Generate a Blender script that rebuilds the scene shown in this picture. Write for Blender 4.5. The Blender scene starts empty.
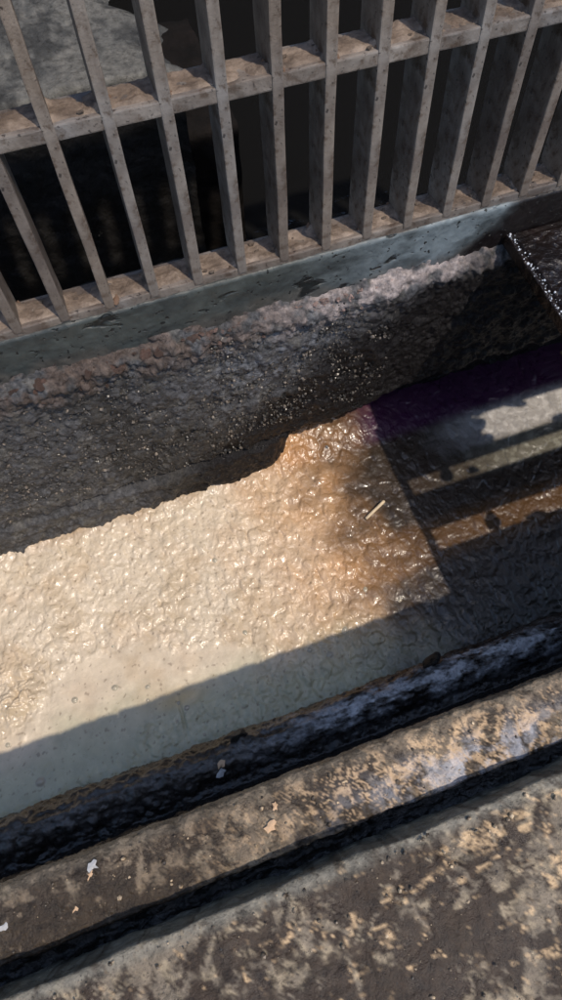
import bpy, math, random
import numpy as np
from mathutils import Vector, Matrix
random.seed(7)
S = bpy.context.scene
C = S.collection
# ---------------------------------------------------------------- camera
H = 0.45                                   # the phone is held 45 cm above the floor edge; floor top is z = 0
Xc = np.array([0.94268284, -0.3060698, 0.13292985])
Yc = np.array([-0.33369008, -0.86465486, 0.37553016])
Nc = np.array([0.0, 0.39836321, 0.91722775])
cd = bpy.data.cameras.new('camera'); cam = bpy.data.objects.new('camera', cd); C.objects.link(cam)
right = Vector((Xc[0], Yc[0], -Nc[0])); up = -Vector((Xc[1], Yc[1], -Nc[1])); back = -Vector((Xc[2], Yc[2], -Nc[2]))
M = Matrix((right, up, back)).transposed().to_4x4(); M.translation = Vector((0, 0, H))
cam.matrix_world = M
cd.sensor_fit = 'VERTICAL'; cd.sensor_height = 36; cd.sensor_width = 36; cd.lens = 36 * 0.647
cd.clip_start = 0.01; cd.clip_end = 200
S.camera = cam
# ---------------------------------------------------------------- light
SUN = Vector((0.27, -0.42, 1.0)).normalized()      # towards the sun
elev = math.asin(SUN.z); az = math.atan2(SUN.x, SUN.y)
w = bpy.data.worlds.new('World'); S.world = w; w.use_nodes = True
nt = w.node_tree; bg = nt.nodes['Background']
sky = nt.nodes.new('ShaderNodeTexSky'); sky.sky_type = 'NISHITA'; sky.sun_disc = False
sky.sun_elevation = elev; sky.sun_rotation = az; sky.air_density = 1.0; sky.dust_density = 1.1
nt.links.new(sky.outputs[0], bg.inputs[0]); bg.inputs[1].default_value = 0.15
sl = bpy.data.lights.new('sun', 'SUN'); sl.energy = 2.3; sl.angle = math.radians(0.9); sl.color = (1, .88, .74)
so = bpy.data.objects.new('sun', sl); C.objects.link(so); so.rotation_euler = SUN.to_track_quat('Z', 'Y').to_euler()
S.view_settings.view_transform = 'Standard'; S.view_settings.look = 'None'
S.view_settings.exposure = 0.6; S.view_settings.gamma = 1.0

# ---------------------------------------------------------------- numpy noise
def _h(ix, iy, s):
    n = (ix * 374761393 + iy * 668265263 + s * 1274126177) & 0xffffffff
    n = ((n ^ (n >> 13)) * 1274126177) & 0xffffffff
    n = (n ^ (n >> 16)) & 0xffffffff
    return n / 4294967295.0
def perlin(x, y, s=0):
    x0 = np.floor(x).astype(np.int64); y0 = np.floor(y).astype(np.int64); fx = x - x0; fy = y - y0
    u = fx**3 * (fx * (fx * 6 - 15) + 10); v = fy**3 * (fy * (fy * 6 - 15) + 10)
    def g(ix, iy, dx, dy):
        a = _h(ix, iy, s) * 6.2831853
        return np.cos(a) * dx + np.sin(a) * dy
    a = g(x0, y0, fx, fy); b = g(x0 + 1, y0, fx - 1, fy); c = g(x0, y0 + 1, fx, fy - 1); d = g(x0 + 1, y0 + 1, fx - 1, fy - 1)
    return 1.5 * ((a * (1 - u) + b * u) * (1 - v) + (c * (1 - u) + d * u) * v)
def fbm(x, y, o=4, s=0, g=.5):
    r = 0; a = 1
    for i in range(o):
        r = r + a * perlin(x * 2**i, y * 2**i, s + 17 * i); a *= g
    return r
def worley(x, y, s=0):
    x0 = np.floor(x).astype(np.int64); y0 = np.floor(y).astype(np.int64)
    f1 = np.full(x.shape, 9.); f2 = np.full(x.shape, 9.); cid = np.zeros(x.shape)
    for i in (-1, 0, 1):
        for j in (-1, 0, 1):
            cx = x0 + i; cy = y0 + j
            d = np.hypot(cx + _h(cx, cy, s) - x, cy + _h(cx, cy, s + 5) - y)
            nearer = d < f1
            f2 = np.where(nearer, f1, np.minimum(f2, d)); cid = np.where(nearer, _h(cx, cy, s + 9), cid); f1 = np.where(nearer, d, f1)
    return f1, f2, cid
def sm(a, b, x):
    t = np.clip((x - a) / (b - a), 0, 1); return t * t * (3 - 2 * t)
def gauss(x, y, cx, cy, rx, ry=None):
    ry = ry or rx
    return np.exp(-((x - cx) / rx)**2 - ((y - cy) / ry)**2)

# ---------------------------------------------------------------- mesh helpers
def tag(o, label=None, cat=None, group=None, kind=None):
    if label: o['label'] = label
    if cat: o['category'] = cat
    if group: o['group'] = group
    if kind: o['kind'] = kind
    return o
def mesh_np(name, V, F, mat, smooth=True, col=None):
    V = np.asarray(V, dtype=np.float32); F = np.asarray(F, dtype=np.int32); k = F.shape[1]
    me = bpy.data.meshes.new(name)
    me.vertices.add(len(V)); me.vertices.foreach_set('co', V.ravel())
    me.loops.add(F.size); me.loops.foreach_set('vertex_index', F.ravel())
    me.polygons.add(len(F)); me.polygons.foreach_set('loop_start', np.arange(0, F.size, k, dtype=np.int32))
    me.polygons.foreach_set('use_smooth', np.full(len(F), smooth))
    me.update(calc_edges=True); me.validate()
    if col is not None:
        a = me.color_attributes.new('stain_shade', 'FLOAT_COLOR', 'POINT')  # holds stains plus shade and highlights painted into the vertex colours
        cc = np.ones((len(V), 4), np.float32); cc[:, :3] = col.reshape(-1, 3); a.data.foreach_set('color', cc.ravel())
    if mat: me.materials.append(mat)
    return me
def link(name, me, parent=None):
    o = bpy.data.objects.new(name, me); C.objects.link(o)
    if parent: o.parent = parent
    return o
def grid(name, P, mat, parent=None, col=None, flip=False):
    """P: (nu, nv, 3) array of points"""
    nu, nv = P.shape[:2]
    idx = np.arange(nu * nv).reshape(nu, nv)
    F = np.stack([idx[:-1, :-1], idx[1:, :-1], idx[1:, 1:], idx[:-1, 1:]], -1).reshape(-1, 4)
    if flip: F = F[:, ::-1]
    return link(name, mesh_np(name, P.reshape(-1, 3), F, mat, True, col), parent)
def xs(step, a=-.42, b=.56, lo=-1.3, hi=1.5):
    return np.concatenate([np.arange(lo, a, step * 7), np.arange(a, b, step), np.arange(b, hi, step * 7)])
def profile(pts, step):
    """resample a (Y, z) polyline; returns points, unit normals (left of travel), arc length"""
    pts = np.array(pts, float); seg = np.hypot(*np.diff(pts, axis=0).T); L = np.concatenate([[0], np.cumsum(seg)])
    n = max(2, int(L[-1] / step)); t = np.linspace(0, L[-1], n)
    P = np.stack([np.interp(t, L, pts[:, 0]), np.interp(t, L, pts[:, 1])], -1)
    T = np.gradient(P, axis=0)
    for _ in range(3): T[1:-1] = (T[:-2] + 2 * T[1:-1] + T[2:]) / 4
    T /= np.linalg.norm(T, axis=1)[:, None] + 1e-9
    return P, np.stack([-T[:, 1], T[:, 0]], -1), t
def strip(name, pts, step, mat, disp, parent=None, colf=None, X=None, flip=True):
    X = xs(step) if X is None else X
    P, N, t = profile(pts, step)
    XX, TT = np.meshgrid(X, t, indexing='ij')
    YY = np.broadcast_to(P[:, 0], XX.shape); ZZ = np.broadcast_to(P[:, 1], XX.shape)
    D = disp(XX, TT, YY, ZZ)
    out = np.stack([XX, YY + D * N[:, 0], ZZ + D * N[:, 1]], -1)
    col = colf(XX, TT, YY, ZZ) if colf else None
    return grid(name, out, mat, parent, col, flip)
def lump_mesh(name, mat, sub=2, seed=0, rough=.35):
    import bmesh
    bm = bmesh.new(); bmesh.ops.create_icosphere(bm, subdivisions=sub, radius=1)
    r = random.Random(seed); k = [Vector((r.uniform(-1, 1), r.uniform(-1, 1), r.uniform(-1, 1))).normalized() for _ in range(9)]
    cut = [r.uniform(.45, .9) for _ in k]
    for v in bm.verts:
        for d, c in zip(k, cut):
            q = v.co.dot(d)
            if q > c: v.co -= d * (q - c)
        v.co *= 1 + r.uniform(-rough, rough) * .2
    me = bpy.data.meshes.new(name); bm.to_mesh(me); bm.free(); me.materials.append(mat)
    return me
def bevel_box(name, sx, sy, sz, mat, bev=.0012, cuts=0, wob=0., seed=0):
    """box 0..sx etc centred in x, y from 0..sy, z 0..sz; edges worn by bevel, faces a little uneven"""
    import bmesh
    bm = bmesh.new(); bmesh.ops.create_cube(bm, size=1)
    for v in bm.verts: v.co = Vector((v.co.x * sx, (v.co.y + .5) * sy, (v.co.z + .5) * sz))
    if cuts:
        ax = max(range(3), key=lambda i: (sx, sy, sz)[i])
        ed = [e for e in bm.edges if abs((e.verts[0].co - e.verts[1].co)[ax]) > .9 * (sx, sy, sz)[ax]]
        bmesh.ops.subdivide_edges(bm, edges=ed, cuts=cuts, use_grid_fill=True)
    es = [e for e in bm.edges if len(e.link_faces) == 2 and e.calc_face_angle(0) > .5]
    bmesh.ops.bevel(bm, geom=es, offset=bev, segments=2, profile=.6, affect='EDGES')
    r = random.Random(seed)
    if wob:
        cache = {}
        for v in bm.verts:
            k = round(v.co[ax] / max(sx, sy, sz) * (cuts + 1))
            d = cache.setdefault(k, (r.uniform(-wob, wob), r.uniform(-wob, wob)))
            o = [i for i in range(3) if i != ax]
            v.co[o[0]] += d[0] + r.uniform(-wob, wob) * .35; v.co[o[1]] += d[1] * .5 + r.uniform(-wob, wob) * .35
    me = bpy.data.meshes.new(name); bm.to_mesh(me); bm.free(); me.materials.append(mat)
    for p in me.polygons: p.use_smooth = False
    return me

# ---------------------------------------------------------------- material helper
class NT:
    def __init__(s, name):
        s.m = bpy.data.materials.new(name); s.m.use_nodes = True; s.t = s.m.node_tree
        s.b = s.t.nodes['Principled BSDF']; s.co = s.t.nodes.new('ShaderNodeTexCoord').outputs['Object']
    def N(s, typ, **kw):
        n = s.t.nodes.new(typ)
        for k, v in kw.items(): setattr(n, k, v)
        return n
    def L(s, a, b): s.t.links.new(a, b)
    def noise(s, scale, detail=6, rough=.6, dist=0., stretch=None):
        n = s.N('ShaderNodeTexNoise'); n.inputs['Scale'].default_value = scale; n.inputs['Detail'].default_value = detail
        n.inputs['Roughness'].default_value = rough; n.inputs['Distortion'].default_value = dist
        if stretch:
            m = s.N('ShaderNodeMapping'); m.inputs['Scale'].default_value = stretch[:3]
            if len(stretch) > 3: m.inputs['Location'].default_value = (stretch[3],) * 3
            s.L(s.co, m.inputs[0]); s.L(m.outputs[0], n.inputs[0])
        else: s.L(s.co, n.inputs[0])
        return n.outputs[0]
    def vor(s, scale, feat='F1', out='Distance', rnd=1.):
        n = s.N('ShaderNodeTexVoronoi', feature=feat); n.inputs['Scale'].default_value = scale; n.inputs['Randomness'].default_value = rnd
        s.L(s.co, n.inputs[0]); return n.outputs[out]
    def ramp(s, f, stops):
        n = s.N('ShaderNodeValToRGB'); e = n.color_ramp.elements
        while len(e) < len(stops): e.new(.5)
        for q, (p, c) in zip(e, stops):
            q.position = p; q.color = (c, c, c, 1) if isinstance(c, (int, float)) else (*c, 1)
        s.L(f, n.inputs[0]); return n.outputs[0]
    def mix(s, f, a, b, mode='MIX'):
        n = s.N('ShaderNodeMix', data_type='RGBA', blend_type=mode)
        for v, i in ((f, 0), (a, 6), (b, 7)):
            if isinstance(v, (int, float)): n.inputs[i].default_value = v if i == 0 else (v, v, v, 1)
            elif isinstance(v, tuple): n.inputs[i].default_value = (*v, 1)
            else: s.L(v, n.inputs[i])
        return n.outputs[2]
    def math(s, op, a, b=0.):
        n = s.N('ShaderNodeMath', operation=op)
        for v, i in ((a, 0), (b, 1)):
            if isinstance(v, (int, float)): n.inputs[i].default_value = v
            else: s.L(v, n.inputs[i])
        return n.outputs[0]
    def attr(s):
        n = s.N('ShaderNodeAttribute'); n.attribute_name = 'stain_shade'; return n.outputs['Color']
    def bump(s, layers):
        prev = None
        for h, dist, st in layers:
            b = s.N('ShaderNodeBump'); b.inputs['Strength'].default_value = st; b.inputs['Distance'].default_value = dist
            s.L(h, b.inputs['Height'])
            if prev: s.L(prev, b.inputs['Normal'])
            prev = b.outputs[0]
        s.L(prev, s.b.inputs['Normal'])
    def base(s, c): s.L(c, s.b.inputs['Base Color']) if not isinstance(c, tuple) else setattr(s.b.inputs['Base Color'], 'default_value', (*c, 1))
    def rough(s, r):
        if isinstance(r, (int, float)): s.b.inputs['Roughness'].default_value = r
        else: s.L(r, s.b.inputs['Roughness'])

# grating: worn brown cast iron with scale, grey where the coating is rubbed off
g = NT('worn_iron')
c = g.ramp(g.noise(22, 6, .65), [(.3, (.085, .06, .047)), (.5, (.15, .12, .097)), (.72, (.25, .212, .18))])
c = g.mix(g.ramp(g.noise(90, 5, .7), [(.35, 1.), (.48, 0.)]), c, (.07, .045, .03))
c = g.mix(g.ramp(g.noise(260, 2, .5), [(.3, .9), (.36, 0.)]), c, (.03, .022, .018))
c = g.mix(g.ramp(g.noise(7, 3, .5), [(.4, 0.), (.6, .8)]), c, g.mix(1., c, (.75, .85, 1.0), 'MULTIPLY'))
oi = g.N('ShaderNodeObjectInfo'); c = g.mix(1., c, g.ramp(oi.outputs['Random'], [(0., (.75, .74, .74)), (.5, (1., .98, .94)), (1., (1.05, 1.12, 1.18))]), 'MULTIPLY')
c = g.mix(g.ramp(g.noise(16, 7, .7, 0., (1, 1, .35, 3.)), [(.5, 0.), (.66, .75)]), c, (.055, .04, .03))
g.base(c); g.rough(g.ramp(g.noise(60), [(.3, .42), (.7, .7)]))
g.bump([(g.noise(55, 6, .6), .002, .5), (g.noise(350, 4, .6), .0008, .6)])
M_iron = g.m
# dirt lying on the cross bars
g = NT('tan_dirt')
c = g.ramp(g.noise(40, 8, .7), [(.3, (.035, .024, .018)), (.47, (.13, .095, .07)), (.72, (.30, .235, .185))])
g.base(c); g.rough(.7); g.bump([(g.noise(160, 6, .7), .003, .8)])
M_dirt = g.m
# stained concrete using a painted-on stain attribute made of noise
def concrete(name, wet=.45, fine=1., spec=.3):
    g = NT(name); a = g.attr(); g.b.inputs['Specular IOR Level'].default_value = spec
    n1 = g.ramp(g.noise(120, 8, .7), [(.3, .45), (.5, 1.), (.72, 1.5)])
    c = g.mix(1., a, n1, 'MULTIPLY')
    c = g.mix(g.ramp(g.noise(420, 3, .6), [(.3, .7), (.4, 0.)]), c, (.02, .015, .012))
    g.base(c); g.rough(g.ramp(g.noise(35, 7, .65), [(.35, wet * .55), (.6, min(1, wet * 1.7))]))
    g.bump([(g.noise(45, 6, .6), .004 * fine, .5), (g.noise(140, 8, .65), .0026 * fine, .8), (g.noise(600, 3, .6), .0006 * fine, .6)])
    return g.m
M_floor = concrete('stained_concrete', .3, 1.1)
M_ledge = concrete('wet_stained_concrete', .26, 1.4)
M_slab = concrete('grey_concrete', .5)
# kerb face: blue grey render with pits
g = NT('blue_grey_render'); a = g.attr(); g.b.inputs['Specular IOR Level'].default_value = .3
c = g.mix(1., a, g.ramp(g.noise(70, 6, .6), [(.3, .7), (.7, 1.25)]), 'MULTIPLY')
pit = g.ramp(g.noise(60, 3, .5, .6, (.45, 1, 1)), [(.30, 1.), (.37, 0.)])
c = g.mix(pit, c, (.012, .014, .014))
pit2 = g.ramp(g.noise(190, 2, .5), [(.29, 1.), (.34, 0.)])
c = g.mix(pit2, c, (.015, .015, .014))
g.base(c); g.rough(g.ramp(g.noise(80), [(.35, .3), (.65, .6)]))
g.bump([(g.math('SUBTRACT', 1., pit), .0025, .9), (g.math('SUBTRACT', 1., pit2), .0015, .8), (g.noise(200, 6, .6), .0012, .6)])
M_rim = g.m
# dark wet rough concrete of the wall
g = NT('black_wet_concrete'); a = g.attr(); g.b.inputs['Specular IOR Level'].default_value = .32
c = g.mix(1., a, g.ramp(g.noise(150, 7, .7), [(.3, .35), (.5, 1.), (.72, 2.0)]), 'MULTIPLY')
g.base(c); g.rough(g.ramp(g.noise(110, 5, .7), [(.35, .16), (.6, .6)]))
g.bump([(g.noise(190, 7, .7), .004, .9), (g.noise(620, 3, .6), .0012, .8)])
M_wall = g.m
# tar black sludge
g = NT('black_sludge')
c = g.ramp(g.noise(60, 7, .65), [(.35, (.006, .006, .006)), (.6, (.018, .016, .014)), (.8, (.06, .05, .04))])
g.base(c); g.rough(g.ramp(g.noise(90, 5, .6), [(.35, .1), (.65, .4)]))
g.bump([(g.noise(120, 7, .6, 1.), .004, .8)])
M_sludge = g.m
# crumbling mortar
g = NT('crumbled_mortar')
c = g.ramp(g.noise(75, 7, .7), [(.3, (.03, .02, .016)), (.5, (.15, .09, .065)), (.68, (.30, .20, .15)), (.8, (.42, .33, .28))])
oi = g.N('ShaderNodeObjectInfo'); c = g.mix(1., c, g.ramp(oi.outputs['Random'], [(0., .5), (.5, .8), (1., (1.2, 1.2, 1.25))]), 'MULTIPLY')
geo = g.N('ShaderNodeNewGeometry'); sx_ = g.N('ShaderNodeSeparateXYZ'); g.L(geo.outputs['Position'], sx_.inputs[0])
mr = g.N('ShaderNodeMapRange'); mr.inputs[1].default_value = .02; mr.inputs[2].default_value = .25; g.L(sx_.outputs[0], mr.inputs[0])
c = g.mix(mr.outputs[0], g.mix(1., c, (.6, .58, .58), 'MULTIPLY'), g.mix(1., c, (2.4, 2.7, 3.1), 'MULTIPLY'))
g.base(c); g.rough(g.ramp(g.noise(140, 4), [(.4, .15), (.6, .55)]))
g.bump([(g.noise(260, 6, .7), .002, .8)])
M_mortar = g.m
# grease scum
g = NT('grease'); a = g.attr()
c = g.mix(1., a, g.ramp(g.noise(55, 6, .6), [(.3, .86), (.7, 1.12)]), 'MULTIPLY')
g.base(c); g.rough(g.ramp(g.noise(70, 5, .6), [(.35, .24), (.65, .5)]))
g.b.inputs['Subsurface Weight'].default_value = .0
g.b.inputs['Coat Weight'].default_value = .14; g.b.inputs['Coat Roughness'].default_value = .08
g.bump([(g.noise(150, 4, .55, 0.), .0013, .45), (g.noise(480, 3, .5), .0005, .5)])
M_grease = g.m
# wet steel cover
g = NT('wet_black_steel')
c = g.ramp(g.noise(30, 6, .6), [(.35, (.004, .003, .003)), (.6, (.009, .005, .004)), (.8, (.022, .011, .008))])
g.base(c); g.b.inputs['Metallic'].default_value = .1; g.rough(g.ramp(g.noise(55, 5), [(.35, .12), (.65, .3)]))
g.bump([(g.noise(110, 6, .6), .003, .7), (g.noise(500, 2, .5), .001, .6)])
M_plate = g.m
g = NT('black_water'); g.base((.006, .006, .006)); g.rough(.06); g.bump([(g.noise(30, 4, .5), .003, .5)]); M_water = g.m
def plain(name, c, r=.5, n=120):
    g = NT(name); g.base(g.mix(1., c, g.ramp(g.noise(n, 5, .6), [(.3, .7), (.7, 1.15)]), 'MULTIPLY')); g.rough(r)
    g.bump([(g.noise(n * 2, 4, .6), .0006, .5)]); return g.m
M_stick = plain('pale_wood', (.62, .5, .34), .6)
M_flake = plain('white_flake', (.42, .42, .42), .25)
M_tan = plain('tan_glint_fleck', (.6, .40, .24), .35)

# colours as linear triples
def lerpc(stack, base):
    out = np.ones(stack[0][0].shape + (3,)) * np.array(base)
    for m, c in stack:
        m = np.clip(m, 0, 1)[..., None]; out = out * (1 - m) + np.array(c) * m
    return out

# ================================================================ near side
# floor
def mott(X, Y, sc, seed):
    wa = .010 * fbm(X * 35, Y * 35, 3, seed + 1); wb = .010 * fbm(X * 35, Y * 35, 3, seed + 2)
    return fbm((X + wa) * sc, (Y + wb) * sc, 7, seed, .72)
def floor_col(X, T, Y, Z):
    big = fbm(X * 9 + 3, Y * 9, 3, 3, .5); m = mott(X, Y, 28, 8); m2 = mott(X, Y, 70, 40)
    q = .7 * big + .5 * m + .6 * m2 - .35 * gauss(X, Y, .22, -.09, .13, .04) + .5 * gauss(X, Y, .02, -.105, .10, .03) + .55 * gauss(X, Y, .155, -.13, .06, .015) - .3 * gauss(X, Y, -.1, -.07, .10, .02) - .2 * gauss(X, Y, .08, -.15, .05, .03)
    dark = sm(-.27, .2, q); olive = sm(-.1, .5, mott(X, Y, 50, 33))
    zone = 1.0 * gauss(X, Y, .155, -.105, .035, .009) + 1.1 * gauss(X, Y, .140, -.157, .030, .012) + .5 * gauss(X, Y, .10, -.075, .05, .010) + .5 * gauss(X, Y, .17, -.068, .06, .006) + .3 * gauss(X, Y, .03, -.085, .05, .012)
    ochre = .8 * sm(.30, .70, .55 * mott(X, Y * 1.6, 75, 21) + .62 * zone - .05)
    edge = sm(-.066, -.058, Y)
    return lerpc([(olive * .85, (.27, .215, .14)), (dark * .96, (.026, .015, .008)), (ochre * .9, (.62, .43, .24)), (edge * .7 * (1 - .6 * sm(.1, .5, m2)), (.19, .18, .145))], (.15, .12, .085))
def floor_disp(X, T, Y, Z):
    return .0022 * fbm(X * 22, T * 22, 5, 5, .55) - .0007 * np.clip(worley(X * 120, T * 120, 3)[0], 0, .5)
tag(strip('floor', [(-.9, 0), (-.35, 0), (-.0575, 0), (-.0555, -.0008), (-.0545, -.003), (-.0540, -.06)], .0016, M_floor, floor_disp, colf=floor_col), kind='structure')
# groove of black dirt
def groove_disp(X, T, Y, Z): return .0035 * fbm(X * 30, T * 60, 5, 9, .6) + .0015 * fbm(X * 110, T * 110, 3, 12)
go = strip('groove', [(-.056, -.054), (-.050, -.060), (-.044, -.058), (-.038, -.052)], .0012, M_sludge, groove_disp)
tag(go, 'thin black strip of wet dirt packed in the gap between floor edge and ledge', 'dirt')
# stained ledge (the near rebate)
def veins(X, Y, sc, seed): return sm(.72, .95, 1 - np.abs(mott(X, Y, sc, seed)) * 2.2)
def ledge_col(X, T, Y, Z):
    big = fbm(X * 12 + 5, Y * 20, 3, 63, .5); m = mott(X, Y, 32, 68); m2 = mott(X, Y, 90, 69)
    dark = sm(-.26, .22, .55 * big + .5 * m + .5 * m2 + .25 * sm(.05, -.28, X) - .16 * sm(.0, .2, X))
    zone = np.clip(1.1 * gauss(X, Y, .12, -.025, .12, .025) + .2 - .3 * sm(.0, -.15, X), 0, 1)
    ochre = np.maximum(veins(X, Y, 38, 71) * zone, sm(.4, .6, .7 * mott(X, Y, 70, 73) + .3 * zone) * zone)
    edge = sm(-.008, -.001, Y + .002 * perlin(X * 60, X * 0, 5))
    blu = np.clip(.5 + 1.2 * mott(X, Y, 45, 77), 0, 1) * gauss(X, Y, .14, -.033, .09, .014) * .8
    return lerpc([(sm(-.1, .5, m2) * .6, (.24, .20, .14)), (dark * .94, (.026, .017, .010)), (ochre * .8, (.56, .39, .23)), (blu, (.42, .43, .47)), (edge * .5, (.16, .135, .10))], (.15, .115, .078))
def ledge_disp(X, T, Y, Z):
    e = sm(.012, -.004, np.abs(Y + .0) )
    return .0014 * fbm(X * 35, T * 35, 5, 15, .6) + .0016 * e * fbm(X * 60, T * 60, 4, 19, .6)
ledge = strip('channel_ledge', [(-.043, -.085), (-.0435, -.05), (-.0425, -.0405), (-.039, -.039), (-.004, -.040), (.001, -.042), (.0025, -.046), (.002, -.10), (.001, -.16)], .0013, M_ledge, ledge_disp, colf=ledge_col)
tag(ledge, 'brown stained concrete ledge running along the near side of the drain, below the floor edge', 'ledge')
# lower wall and wet ridge
def ridge_disp(X, T, Y, Z):
    r = fbm(X * 24, T * 24, 5, 41, .6)
    w1, w2, _ = worley(X * 55 + .6 * perlin(X * 40, T * 40, 2), T * 70, 44)
    return .0024 * r + .0028 * sm(.75, .1, w1) * (.25 + 1. * sm(.0, -.2, X)) + .0012 * fbm(X * 130, T * 130, 3, 46) - .001
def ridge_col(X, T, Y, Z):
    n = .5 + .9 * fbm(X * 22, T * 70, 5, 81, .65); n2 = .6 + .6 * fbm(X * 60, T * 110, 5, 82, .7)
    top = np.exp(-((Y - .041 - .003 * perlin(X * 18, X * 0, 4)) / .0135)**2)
    b = np.clip(top * n * n2 * 2.4, 0, 1) * (.10 + .90 * sm(-.06, .12, X))  # glistening highlight along the ridge top painted as pale grey
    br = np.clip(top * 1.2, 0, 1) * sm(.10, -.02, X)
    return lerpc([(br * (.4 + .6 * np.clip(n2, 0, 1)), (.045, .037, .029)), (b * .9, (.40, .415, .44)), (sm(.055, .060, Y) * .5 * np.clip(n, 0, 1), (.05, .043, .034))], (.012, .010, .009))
M_ridge = concrete('wet_slime', .2, .7, .5)
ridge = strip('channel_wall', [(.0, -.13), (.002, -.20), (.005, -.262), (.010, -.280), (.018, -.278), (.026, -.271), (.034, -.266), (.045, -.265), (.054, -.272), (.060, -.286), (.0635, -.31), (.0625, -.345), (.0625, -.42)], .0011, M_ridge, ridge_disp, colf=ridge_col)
tag(ridge, 'black wet lower channel wall with a glistening rounded ridge between the near ledge and the grease', 'wall')

# ================================================================ far side
def in_hole(X): return sm(.110, .205, X)
def wall_disp(X, T, Y, Z):
    w1, w2, cid = worley(X * 130, T * 130, 90); v1, v2, c2 = worley(X * 55 + .5 * perlin(X * 30, T * 30, 4), T * 55, 95)
    d = .0035 * fbm(X * 18, T * 18, 5, 91, .6) + .0042 * sm(-.098, -.075, Z) * sm(-.047, -.055, Z) * (1 - .6 * sm(.05, .2, X)) * fbm(X * 55, T * 55, 4, 93, .65) + .0026 * sm(.6, .1, w1) * cid + .003 * sm(.7, .15, v1) * (c2 > .55)
    # projecting lip of old mortar at the foot, left of the hollow
    zl = -.300 + .010 * np.clip((X - .12) / .3, -1, .6) + .004 * perlin(X * 25, X * 0 + .3, 7)
    lip = sm(zl + .002, zl - .006, Z) * (1 - in_hole(X))
    d = d + .007 * lip * (1 + .4 * perlin(X * 50, T * 50, 8)) - .006 * np.exp(-((Z - zl - .003) / .003)**2) * sm(-.25, -.1, X) * (1 - in_hole(X))
    # hollow washed out of the wall foot on the right
    d = d - .052 * in_hole(X) * sm(-.285 + .03 * sm(.2, .32, X) + .012 * perlin(X * 20, X * 0, 6), -.325 + .03 * sm(.2, .32, X), Z)
    return -d
def lerp3(X): return np.array([.085, .062, .050])[None, None] * (1 - sm(.05, .25, X))[..., None] + np.array([.33, .28, .26])[None, None] * sm(.05, .25, X)[..., None]
def wall_col(X, T, Y, Z):
    dep = -Z
    # soft shadow spreading down-left from under the cover, painted as near-black
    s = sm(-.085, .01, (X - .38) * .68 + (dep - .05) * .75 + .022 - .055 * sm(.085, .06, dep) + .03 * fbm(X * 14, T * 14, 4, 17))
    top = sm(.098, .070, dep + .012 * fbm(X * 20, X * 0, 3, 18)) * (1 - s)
    pale = sm(.1, .5, fbm(X * 40, T * 40, 4, 23, .6))
    return lerpc([(pale * .7, (.10, .095, .085)), (sm(.1, .4, fbm(X * 8, T * 2.5, 4, 24)) * .6, (.025, .023, .020)), (gauss(X, dep, .14, .12, .10, .05) * .6 * sm(-.2, .3, fbm(X * 60, T * 60, 3, 25)), (.16, .17, .19)), (top * .85 * sm(-.5, .2, fbm(X * 45, T * 45, 4, 26)), lerp3(X)), (s * .97, (.004, .003, .0035))], (.066, .066, .068))  # pale bluish sheen at mid height painted into the wall colour
wall = tag(bpy.data.objects.new('channel_wall', None), 'rough dark concrete channel wall with crumbling mortar along its top, under the standing grating', 'wall')
C.objects.link(wall)
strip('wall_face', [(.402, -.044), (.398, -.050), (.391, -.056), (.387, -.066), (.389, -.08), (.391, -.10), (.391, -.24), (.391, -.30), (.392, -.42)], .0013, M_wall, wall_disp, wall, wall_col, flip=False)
# kerb
def rim_disp(X, T, Y, Z): return .0010 * fbm(X * 25, T * 25, 4, 28) + .0004 * fbm(X * 140, T * 140, 3, 29)
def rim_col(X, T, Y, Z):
    blk = sm(.335, .365, X - .9 * (Z + .03) + .012 * fbm(X * 30, T * 30, 4, 31))  # shadow over the kerb's right end painted black
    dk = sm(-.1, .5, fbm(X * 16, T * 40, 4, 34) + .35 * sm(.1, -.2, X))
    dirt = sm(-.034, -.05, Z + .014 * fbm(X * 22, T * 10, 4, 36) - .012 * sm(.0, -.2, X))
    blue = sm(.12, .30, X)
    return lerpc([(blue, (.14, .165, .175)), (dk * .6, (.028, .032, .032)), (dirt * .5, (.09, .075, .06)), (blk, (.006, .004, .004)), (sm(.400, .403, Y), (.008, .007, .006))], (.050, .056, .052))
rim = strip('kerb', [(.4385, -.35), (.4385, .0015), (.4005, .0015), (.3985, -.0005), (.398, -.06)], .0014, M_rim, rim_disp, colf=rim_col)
tag(rim, 'blue grey pitted kerb face directly below the bottom edge of the grating', 'kerb')
# mortar lumps along the top of the wall
lm = [lump_mesh('mortar_lump', M_mortar, 2, 100 + i) for i in range(8)]
r = random.Random(5)
for i in range(300):
    x = -.42 + .70 * r.random()**.8; k = r.random() * (1 - .6 * max(0, min(1, (x - .02) / .15)))
    s = (.0022 + .0045 * k**3)
    o = link('mortar_lump', lm[i % 8], wall)
    z = -.052 - abs(r.gauss(0, .010)) - .006 * max(0, min(1, (-.0 - x) / .3))
    o.location = (x, .394 - .35 * s + (-.052 - z) * -.22, z)
    o.scale = (s * r.uniform(.9, 1.5), s * r.uniform(.7, 1.1), s * r.uniform(.6, 1.)); o.rotation_euler = (r.uniform(-1, 1), r.uniform(-.6, .6), r.uniform(-1, 1))
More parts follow.
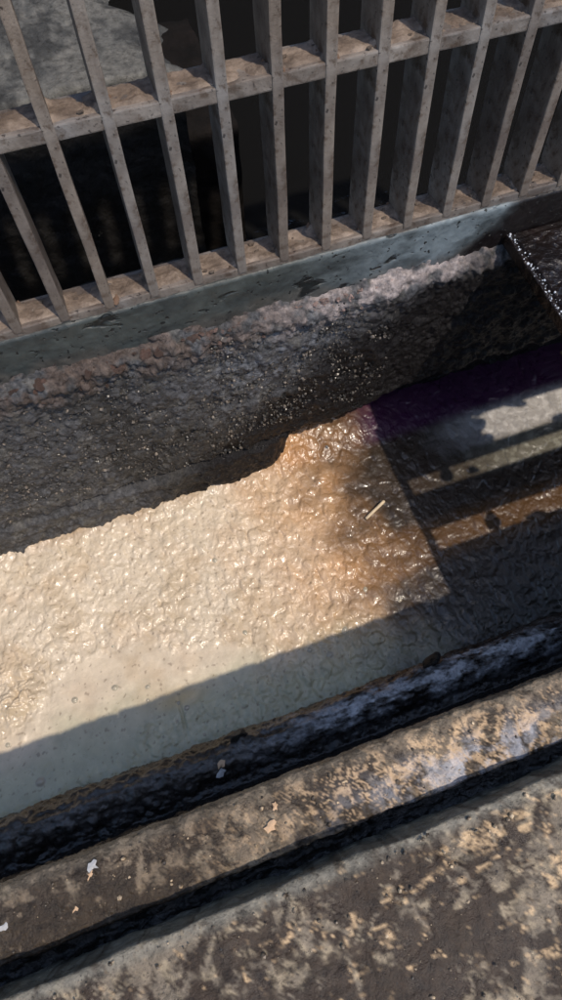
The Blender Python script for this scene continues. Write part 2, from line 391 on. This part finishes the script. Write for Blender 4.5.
# small wet aggregate standing out of the wall (one uncountable mass)
def scatter(name, n, place, size, mat, parent, seed):
    import bmesh
    bm = bmesh.new(); bmesh.ops.create_icosphere(bm, subdivisions=1, radius=1); bv = np.array([v.co for v in bm.verts]); bf = np.array([[v.index for v in f.verts] for f in bm.faces]); bm.free()
    rg = np.random.default_rng(seed); V = []; F = []
    for i in range(n):
        p = place(rg)
        q = rg.normal(size=(3, 3)); q, _ = np.linalg.qr(q)
        sc = size(rg) * rg.uniform(.5, 1.2, 3)
        v = (bv * (1 + rg.uniform(-.18, .18, (len(bv), 1))) * sc) @ q + np.array(p)
        F.append(bf + len(V) * len(bv)); V.append(v)
    o = link(name, mesh_np(name, np.concatenate(V), np.concatenate(F), mat, False), parent); o['kind'] = 'stuff'; return o
g = NT('wet_aggregate')
c = g.ramp(g.noise(90, 2, .5), [(.38, (.015, .014, .013)), (.5, (.06, .056, .05)), (.6, (.13, .11, .09)), (.7, (.24, .20, .16))]); g.base(c); g.rough(.34); M_agg = g.m
scatter('aggregate', 5200, lambda q: (lambda x_: (x_, .3895 + q.uniform(-.001, .0015), -.062 - (.235 if x_ < .09 else .195) * q.random()))(-.45 + .72 * q.random()**.9), lambda q: .0008 + .0019 * q.random()**3, M_agg, wall, 3)

# ================================================================ grease in the channel
ZG = -.37
X1 = xs(.00115); Y1 = np.arange(.045, .455, .00115)
XX, YY = np.meshgrid(X1, Y1, indexing='ij')
wxx = XX + .0035 * perlin(XX * 60, YY * 60, 201); wyy = YY + .0035 * perlin(XX * 60, YY * 60, 202)
smooth_m = np.clip(gauss(XX, YY, -.16, .17, .10, .05) + gauss(XX, YY, -.05, .145, .09, .028) + gauss(XX, YY, -.30, .11, .09, .04) + .35 * gauss(XX, YY, -.2, .10, .15, .03), 0, 1)
smooth_m = sm(.35, .6, smooth_m + .16 * fbm(XX * 20, YY * 20, 4, 205))
rough_m = 1 - smooth_m
def domes(fx, fy, seed, keep, lo=.05, hi=.62):
    a, b_, c_ = worley(wxx * fx, wyy * fy, seed); h = np.clip(1 - (a / hi)**2, 0, 1); return np.sqrt(h) * (c_ > keep) * (.5 + .5 * _h((c_ * 99991).astype(np.int64), 3, seed))
d1 = domes(105, 80, 220, .15); d2 = domes(190, 150, 221, .2); d3 = domes(60, 48, 222, .55); v1, v2, c2 = worley(wxx * 42, wyy * 42, 226)
swirl = np.clip(1 - np.abs(perlin(wxx * 80, wyy * 48, 210)) * 3.0, -.4, 1)
zn = fbm(XX * 11, YY * 11, 3, 217)
Z = .0010 * fbm(XX * 9, YY * 9, 3, 230) * 1.5
right_b = sm(.02, .2, XX)
Z = Z + rough_m * 1.3 * (.0009 * d1 * (1.0 + 1.6 * zn) + .0005 * d2 + .0022 * d3 * (.35 + .65 * right_b) + .00022 * swirl * (1.1 - zn) + .0011 * fbm(wxx * 75, wyy * 55, 5, 228, .6))
Z = Z + .0009 * sm(.13, .09, YY) * sm(-.12, .02, XX) * (d1 + d3)
Z = Z + smooth_m * (.00045 * fbm(XX * 60, YY * 60, 3, 240) + .0010 * sm(.25, .05, v1) * (c2 > .82))
lump = gauss(XX, YY, -.272, .195, .035, .028)
Z = Z + lump * (.004 + .008 * fbm(wxx * 45, wyy * 45, 4, 250, .6)) - .004 * gauss(XX, YY, -.232, .192, .007, .012)
Z = Z - .0035 * np.exp(-((XX + .088 + .004 * perlin(YY * 60, YY * 0, 3)) / .0018)**2) * gauss(XX, YY, -.088, .107, 1, .018)   # split
# scum banks up against the far wall and over the hollow
Z = Z + .004 * sm(.36, .40, YY) * rough_m + .020 * sm(.36, .44, YY) * gauss(XX, YY, .22, .43, .10, .07)
Z = Z + .0035 * sm(.09, .062, YY) * (.4 + fbm(XX * 40, YY * 40, 4, 260)) 
# black oily water to the right, with the cover's soft shadow painted in
oil_shade = sm(.095, .250, XX - .035 * sm(.15, .10, YY) + .030 * fbm(XX * 18, YY * 18, 4, 270) - .045 * gauss(XX, YY, .3, .41, 1, .06) - .035 * gauss(XX, YY, .3, .205, 1, .03) - .02 * gauss(XX, YY, .3, .29, 1, .02) + .02 * sm(.14, .09, YY))
crumb = sm(.1, .4, fbm(XX * 70, YY * 70, 4, 275))
Z = Z * 1.0 * (1 - .5 * oil_shade)
orange = sm(.085, .165, YY + .012 * fbm(XX * 16, YY * 16, 3, 288)) * np.clip(gauss(XX, YY, .20, .42, .09, .035) * 1.2 + sm(-.03, .26, XX + .02 * fbm(XX * 25, YY * 12, 4, 283)) * .9 + .12 * fbm(XX * 20, YY * 20, 4, 281), 0, 1)
patchy = sm(.0, .5, fbm(XX * 14, YY * 14, 4, 285))
yel = gauss(XX, YY, -.085, .128, .03, .010)
edgebrown = sm(.36, .395, YY + .01 * fbm(XX * 30, YY * 30, 3, 286)) * .35
specks = sm(.62, .75, fbm(XX * 160, YY * 160, 2, 290) + .0)
hole = np.maximum(gauss(XX, YY, .1935, .428, .004), gauss(XX, YY, .206, .388, .0025)) > .4
palew = sm(.42, .5, XX) * 0
pb = sm(.315, .33, YY + .002 * fbm(XX * 40, YY * 0, 3, 9)); gb = sm(.272, .285, YY) * (1 - pb); ob = sm(.17, .19, YY) * sm(.25, .23, YY)  # light bands below the cover's slots painted as pale, grey and brown strips
farr = sm(.33, .47, XX + .03 * fbm(XX * 30, YY * 30, 3, 19)); prp = sm(.365, .385, YY)
oil_light_col = lerpc([(farr * gb * (.6 + .4 * crumb), (.16, .16, .13)), (farr * pb * (.75 + .25 * crumb), (.40, .39, .375)), (ob * .95, (.075, .04, .018)), (prp * sm(.22, .30, XX), (.030, .005, .036))], (.022, .018, .015))
green = sm(.17, .10, YY + .02 * fbm(XX * 12, YY * 12, 4, 287)) * .75  # grey-green cast of the shaded near strip painted into the colour
col = lerpc([(patchy * .45, (.44, .34, .22)), (green, (.37, .375, .25)), (orange * .95, (.47, .235, .085)), (edgebrown, (.30, .19, .12)), (yel * .7, (.56, .40, .17)),
             (specks * .45, (.10, .06, .035)), (hole * 1., (.01, .008, .008)), (oil_shade * .97, oil_light_col)], (.55, .465, .35))
P = np.stack([XX, YY, ZG + Z], -1)
grease = grid('grease_surface', P, M_grease, None, col); grease['kind'] = 'structure'
zlook = lambda x, y: float(ZG + Z[np.abs(X1 - x).argmin(), np.abs(Y1 - y).argmin()])
# bubbles in the scum
def bubble_mesh():
    import bmesh
    bm = bmesh.new(); n = 20; rings = [(1.12, -.10), (1.10, .08), (1.0, .2), (.90, .12), (.8, .30), (.62, .52), (.35, .68), (.0, .74)]
    vs = []
    for rr, z in rings[:-1]: vs.append([bm.verts.new((rr * math.cos(6.2832 * i / n), rr * math.sin(6.2832 * i / n), z)) for i in range(n)])
    for a, b in zip(vs, vs[1:]):
        for i in range(n): bm.faces.new((a[i], a[(i + 1) % n], b[(i + 1) % n], b[i]))
    t = bm.verts.new((0, 0, rings[-1][1]))
    for i in range(n): bm.faces.new((vs[-1][i], vs[-1][(i + 1) % n], t))
    me = bpy.data.meshes.new('bubble'); bm.to_mesh(me); bm.free()
    for p in me.polygons: p.use_smooth = True
    return me
g = NT('wet_bubble_skin'); g.base(g.ramp(g.noise(300, 3), [(.3, (.33, .30, .23)), (.7, (.42, .38, .30))])); g.rough(.12); M_bub = g.m
bme = bubble_mesh(); bme.materials.append(M_bub)
for i, (x, y, s) in enumerate([(-.2632, .092, .0058), (-.2064, .1691, .0038), (-.1571, .1666, .0042), (-.1186, .1543, .003), (-.1473, .2174, .0022), (-.0803, .1146, .0036), (-.2441, .0763, .002),
                               (-.1225, .1394, .0022), (.0847, .130, .0036), (.1354, .1388, .0048), (.0144, .1776, .003), (.1794, .1787, .004), (-.2923, .145, .0028), (-.089, .1238, .0024),
                               (-.0687, .0777, .0026), (.1061, .1159, .0042), (.217, .1512, .003), (.0072, .2831, .003), (-.19, .12, .0018), (-.05, .13, .0016), (-.14, .105, .0017)]):
    o = link('bubble', bme, grease); o.location = (x, y, zlook(x, y) - .0002); o.scale = (s, s * r.uniform(.85, 1.05), s * .8)
# stick floating in the scum
def tube(name, pts, rad, mat, n=10, parent=None, jag=0., seed=0):
    rg = np.random.default_rng(seed); V = []; F = []; m = len(pts); pts = [Vector(p) for p in pts]
    for i, p in enumerate(pts):
        t = (pts[min(i + 1, m - 1)] - pts[max(i - 1, 0)]).normalized(); a = t.orthogonal().normalized(); b = t.cross(a)
        if i: 
            a = (pa - t * pa.dot(t)).normalized(); b = t.cross(a)
        pa = a; rr = rad[i] if isinstance(rad, (list, tuple)) else rad
        for k in range(n):
            an = 6.2832 * k / n; V.append(p + (a * math.cos(an) + b * math.sin(an)) * rr * (1 + rg.uniform(-jag, jag)))
    import bmesh
    bm = bmesh.new(); vs = [bm.verts.new(v) for v in V]
    for i in range(m - 1):
        for k in range(n): bm.faces.new((vs[i * n + k], vs[i * n + (k + 1) % n], vs[(i + 1) * n + (k + 1) % n], vs[(i + 1) * n + k]))
    bm.faces.new(vs[:n][::-1]); bm.faces.new(vs[-n:])
    me = bpy.data.meshes.new(name); bm.to_mesh(me); bm.free(); me.materials.append(mat)
    for f in me.polygons: f.use_smooth = len(f.vertices) == 4
    return link(name, me, parent)
za = zlook(.222, .271); a = Vector((.2175, .2695, za + .0025)); b = Vector((.2500, .2838, za + .0075))
tag(tube('wooden_stick', [a.lerp(b, t) for t in (0, .3, .6, .9, 1)], [.0022, .0024, .0023, .0024, .0021], M_stick, 10, None, .06, 2),
    'short pale broken wooden stick lying in the orange brown grease', 'stick')
# black blobs of sludge
def blob(name, loc, sc, mat, seed, label, cat, group=None, rz=0):
    me = lump_mesh(name, mat, 3, seed, .5)
    for p in me.polygons: p.use_smooth = True
    o = link(name, me); o.location = loc; o.scale = sc; o.rotation_euler = (0, 0, rz); return tag(o, label, cat, group)
blob('sludge_lump', (-.027, .056, -.272), (.011, .007, .007), M_sludge, 41, 'small shiny black sludge lump at the middle of the wet channel ridge', 'sludge lump', rz=.2)
blob('sludge_lump', (.195, .060, -.273), (.013, .008, .008), M_sludge, 43, 'shiny black sludge lump at the right end of the grey green grease edge', 'sludge lump', rz=.3)
# scraps lying on the ledge: crinkled thin flakes
def flake_mesh(name, mat, seed, th=.0006):
    rg = random.Random(seed); n = 11; import bmesh
    bm = bmesh.new(); R_ = [rg.uniform(.35, 1.1) for _ in range(n)]
    out = [Vector((R_[i] * math.cos(6.2832 * i / n), R_[i] * math.sin(6.2832 * i / n), rg.uniform(-.15, .25))) for i in range(n)]
    top = [bm.verts.new(v) for v in out]; bot = [bm.verts.new(v - Vector((0, 0, .12))) for v in out]
    ct = bm.verts.new((0, 0, rg.uniform(.15, .5))); cb = bm.verts.new((0, 0, .0))
    for i in range(n):
        j = (i + 1) % n; bm.faces.new((top[i], top[j], ct)); bm.faces.new((bot[j], bot[i], cb)); bm.faces.new((top[i], bot[i], bot[j], top[j]))
    me = bpy.data.meshes.new(name); bm.to_mesh(me); bm.free(); me.materials.append(mat); return me
def flake(x, y, z, s, mat, seed, label, rz=0., sy=1., zz=.4):
    o = link('flake', flake_mesh('flake', mat, seed)); o.location = (x, y, z); o.scale = (s, s * sy, s * zz); o.rotation_euler = (0, 0, rz); tag(o, label, 'flake')
ZL = -.0385
flake(-.1347, -.0071, ZL, .0045, M_flake, 1, 'small white crumpled scrap near the front edge of the brown ledge, left part')
flake(-.1370, -.0115, ZL, .0042, M_tan, 9, 'tan scrap touching the small white crumpled scrap on the brown ledge', .8, .4)
flake(-.1955, -.0215, ZL, .0038, M_flake, 2, 'pale curled scrap on the brown ledge at the left edge of the picture', .4, .8)
flake(-.0545, .0285, -.2665, .0075, M_flake, 4, 'white blue scrap stuck on the black wet ridge', .3, .7, .5)
flake(-.0520, .0350, -.2625, .0055, M_tan, 5, 'tan scrap just above the white blue scrap on the black wet ridge', .9, .7, .5)
flake(-.0164, -.0239, ZL + .001, .0055, M_tan, 6, 'larger tan star shaped scrap on the middle of the ledge', .2, .8)
flake(-.0090, -.0135, ZL + .001, .0050, M_tan, 7, 'tan scrap closer to the ledge front edge above the star shaped one', 1.2, .6)
flake(-.150, -.0265, ZL, .0035, M_tan, 8, 'dull tan scrap lying near the groove at the left of the ledge', .5, .8)

# ================================================================ grating standing on the kerb
gr = bpy.data.objects.new('steel_grating', None); C.objects.link(gr)
tag(gr, 'rusty brown drain grating standing on the far kerb with dirt caked on its crossbars', 'grating')
gr.location = (0, .4005, .0035); gr.rotation_euler = (math.radians(-6.3), 0, 0)
DEP = .034; HG = .46; PX = .0397; X0 = -.0133 - 7 * PX; NB = 24
xa = X0 - .02; xb = X0 + (NB - 1) * PX + .02
variants = [bevel_box('bar', .0088, DEP, HG, M_iron, .0013, 14, .0003, 50 + i) for i in range(4)]
for i in range(NB):
    o = link('bar', variants[i % 4], gr); o.location = (X0 + i * PX, .0, .0); o.rotation_euler = (0, 0, r.uniform(-.01, .01)); o.scale = (r.uniform(.95, 1.06), 1, 1)
def crossbar(z, nm, h=.0105):
    me = bevel_box(nm, xb - xa, DEP - .0016, h, M_iron, .0013, 60, .0003, int(z * 1000))
    o = link(nm, me, gr); o.location = ((xa + xb) / 2, .0008, z)
    # dirt bank caked on its top
    Xd = np.arange(xa + .003, xb - .003, .0016); Yd = np.arange(.0022, DEP - .003, .0016); A, B = np.meshgrid(Xd, Yd, indexing='ij')
    n = fbm(A * 50, B * 50, 5, int(z * 100) + 7, .6); e = sm(0, .004, B - .0022) * sm(0, .004, DEP - .003 - B)
    hgt = (h - .0012) + e * (.0022 + .0020 * n + .004 * np.exp(-(((A - X0) % PX) / PX - .5)**2 * 0) * sm(.5, 1., np.abs(((A - X0 + PX / 2) % PX) / PX * 2 - 1) * -1 + 1) * .5 * (1 + n))
    grid('dirt_layer', np.stack([A - (xa + xb) / 2, B, hgt], -1), M_dirt, o)
crossbar(-.0055, 'bottom_bar', .011); crossbar(.1475, 'crossbar'); crossbar(.300, 'crossbar'); crossbar(.4500, 'top_bar')
# grime crumbs on the bottom and cross bars
lm2 = [lump_mesh('dirt_crumb', M_dirt, 1, 300 + i) for i in range(4)]
for i in range(70):
    zz, yy = r.choice([(.0065, 0), (.0065, 0), (.1590, 0)])
    o = link('dirt_crumb', lm2[i % 4], gr); s = r.uniform(.001, .0028); o.location = (r.uniform(xa, .5), r.uniform(.004, .03), zz + s * .3); o.scale = (s * r.uniform(1, 1.6), s, s * .8)

# ================================================================ cover plate over the right part of the channel
import bmesh
cp = bpy.data.objects.new('cover_plate', None); C.objects.link(cp); cp.location = (.378, 0, -.037)
tag(cp, 'wet black steel cover plate lying across the channel at the right', 'cover')
def plate_pieces():
    # strips between long slots that run along the channel (y ranges in metres)
    x0, x1 = 0.0, .62; y0, y1 = -.034, .3965
    slots = [(.182, .232, .135), (.142, .168, .004), (.058, .090, .004), (-.03, -.012, .18)]   # y from, y to, x where the slot starts
    cur = y1; out = []
    for a, b, sx in slots:
        out.append((x0, x1, b, cur)); out.append((x0, sx, a, b)); out.append((x1 - .03, x1, a, b)); cur = a
    out.append((x0, x1, y0, cur)); return out
bm = bmesh.new()
for (a, b, c_, d) in plate_pieces():
    if d - c_ < .001: continue
    q = bmesh.ops.create_cube(bm, size=1)['verts']
    for v in q: v.co = Vector(((a + b) / 2 + v.co.x * (b - a), (c_ + d) / 2 + v.co.y * (d - c_), -.006 + v.co.z * .008))
me = bpy.data.meshes.new('plate'); bm.to_mesh(me); bm.free(); me.materials.append(M_plate)
link('plate', me, cp)
# top skin with wear and a raised wet rim along the free end
def skin(nm, x0, x1, y0, y1, z0, amp, seed, edge=.004):
    A, B = np.meshgrid(np.arange(x0, x1, .0015), np.arange(y0, y1, .0015), indexing='ij')
    e = sm(0, edge, A - x0) * sm(0, edge, x1 - A) * sm(0, edge, B - y0) * sm(0, edge, y1 - B)
    zz = z0 - .004 + e * (.0045 + amp * fbm(A * 35, B * 35, 5, seed, .6))
    return grid(nm, np.stack([A, B, zz], -1), M_plate, cp)
skin('grime_skin', .006, .60, .236, .392, .000, .0022, 61)
rimm = bevel_box('end_flange', .0022, .43, .013, M_plate, .001, 60, .0004, 4)
o = link('end_flange', rimm, cp); o.location = (.0, -.034, -.0105)
fl2 = bevel_box('lower_flange', .008, .26, .003, M_plate, .0008, 30, .0005, 6)
o = link('lower_flange', fl2, cp); o.location = (-.0055, .0, -.0135)

# ================================================================ behind the grating
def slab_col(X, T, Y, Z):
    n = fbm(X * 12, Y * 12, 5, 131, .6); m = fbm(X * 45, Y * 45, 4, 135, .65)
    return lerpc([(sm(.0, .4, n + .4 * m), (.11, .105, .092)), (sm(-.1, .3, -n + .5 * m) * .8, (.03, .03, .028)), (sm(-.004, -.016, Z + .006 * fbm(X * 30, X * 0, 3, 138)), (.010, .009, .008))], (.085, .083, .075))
Xs = np.concatenate([np.arange(-1.3, -.3, .02), np.arange(-.3, .102, .002)])
def slab_disp(X, T, Y, Z): return .005 * fbm(X * 14, T * 14, 5, 141, .6) + .010 * sm(.05, .0, np.abs(T - .062)) * fbm(X * 30, T * 10, 4, 145)
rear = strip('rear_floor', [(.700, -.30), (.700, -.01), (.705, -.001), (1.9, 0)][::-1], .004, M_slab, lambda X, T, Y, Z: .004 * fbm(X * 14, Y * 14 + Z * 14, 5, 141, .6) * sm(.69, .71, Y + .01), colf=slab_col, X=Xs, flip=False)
rear['kind'] = 'structure'
for v in rear.data.vertices:          # broken, rounded-off end of the slab
    if v.co.x > .04:
        k = (v.co.x - .04) / .062
        v.co.x += k * (.05 * float(fbm(np.array([v.co.y * 9.]), np.array([.4]), 5, 77)[0]) + .015); v.co.z -= .02 * k**4
wt = grid('water', np.stack(np.meshgrid(np.linspace(-1.3, 1.5, 30), np.linspace(.435, 1.4, 20), indexing='ij') + [np.full((30, 20), -.30)], -1), M_water); wt['kind'] = 'structure'
def dark_block(name, x0, x1, y0, y1, z0, z1, mat, label, cat, seed, st=.006):
    X = np.arange(x0, x1, st)
    o = strip(name, [(y0, z0), (y0, z1 - .006), (y0 + .006, z1), (y1, z1), (y1, z0)][::-1], st, mat, lambda X, T, Y, Z: .004 * fbm(X * 20, T * 20, 4, seed, .6), X=X, flip=False)
    return tag(o, label, cat)
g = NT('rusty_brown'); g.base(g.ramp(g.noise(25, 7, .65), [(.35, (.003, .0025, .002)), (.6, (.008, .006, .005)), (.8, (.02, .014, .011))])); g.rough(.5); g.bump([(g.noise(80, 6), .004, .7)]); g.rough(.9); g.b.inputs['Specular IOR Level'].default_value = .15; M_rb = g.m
dark_block('concrete_block', .103, .20, .72, .95, -.32, -.10, M_rb, 'dark brown block in the dim gap behind the upper left bars of the grating', 'block', 151)
dark_block('added_rear_wall', -1.6, 2.2, 1.9, 2.1, -.32, 1.1, M_rb, 'unseen dark brown wall added far behind the grating to cut sky light', 'wall', 155, .04)  # wall added out of view to hold back sky light
g = NT('dark_bed'); g.base((.02, .018, .016)); g.rough(.8); M_bed = g.m
me = mesh_np('ground', [(-9, -9, -.46), (9, -9, -.46), (9, 9, -.46), (-9, 9, -.46)], [(0, 1, 2, 3)], M_bed, False); link('ground', me)['kind'] = 'structure'


# unseen lumps added in the cover's slots to break up the light
sl_me = [lump_mesh('added_slot_lump', M_sludge, 2, 400 + i) for i in range(3)]
for i, (x, y, sx_, sy_) in enumerate([(.140, .214, .014, .016), (.142, .190, .012, .010), (.206, .228, .020, .006), (.150, .232, .012, .006), (.262, .186, .02, .007), (.06, .158, .012, .014), (.10, .15, .01, .008), (.09, .072, .012, .016), (.15, .06, .02, .008)]):
    o = link('added_slot_lump', sl_me[i % 3], cp); o.location = (x, y, -.005); o.scale = (sx_, sy_, .006); o.rotation_euler = (0, 0, r.uniform(-.5, .5))
g = NT('glint_drop'); g.base((.55, .57, .6)); g.rough(.08); M_glint = g.m  # pale drops standing in for glints along the cover's wet edge
scatter('glint_drops', 170, lambda q: (abs(q.normal()) * .0035, .20 + .195 * q.random(), .0022), lambda q: .0004 + .0010 * q.random()**3, M_glint, cp, 12)

# pale flecks standing in for wet glints on the black water
for i in range(26):
    o = link('glint_fleck', flake_mesh('glint_fleck', M_tan if i % 2 else M_flake, 500 + i), wt); s_ = r.uniform(.003, .007)
    o.location = (r.uniform(-.1, .35), r.uniform(.56, .64) if i < 14 else r.uniform(.5, .69), -.299); o.scale = (s_ * 1.6, s_, s_ * .5)

# grit lying on the floor and ledge
g = NT('grit'); g.base(g.ramp(g.noise(120, 2, .5), [(.4, (.03, .024, .018)), (.52, (.16, .12, .08)), (.62, (.5, .38, .24))])); g.rough(.4); M_grit = g.m
fl = bpy.data.objects['floor']
scatter('grit', 900, lambda q: (q.uniform(-.32, .32), -.058 - .16 * q.random()**1.3, .0005), lambda q: .0004 + .0016 * q.random()**4, M_grit, fl, 22)
scatter('grit', 420, lambda q: (q.uniform(-.32, .32), -.004 - .034 * q.random(), -.0395), lambda q: .0004 + .0016 * q.random()**4, M_grit, ledge, 23)

# rust and dirt built up in the corners where bars and cross bars meet
M_rust = plain('rust_scale', (.13, .075, .045), .8, 200)
lm3 = [lump_mesh('rust_lump', M_rust, 1, 600 + i) for i in range(5)]
for i in range(3, NB - 3):
    for zz in (.0055, .158):
        for sd in (-1, 1):
            if r.random() < .25: continue
            o = link('rust_lump', lm3[r.randrange(5)], gr); q_ = r.uniform(.0014, .0042)
            o.location = (X0 + i * PX + sd * (.0045 + q_ * .3), r.uniform(.003, .03), zz); o.scale = (q_, q_ * r.uniform(1, 2.2), q_ * r.uniform(.5, 1.2)); o.rotation_euler = (r.uniform(-.5, .5), 0, r.uniform(-.4, .4))
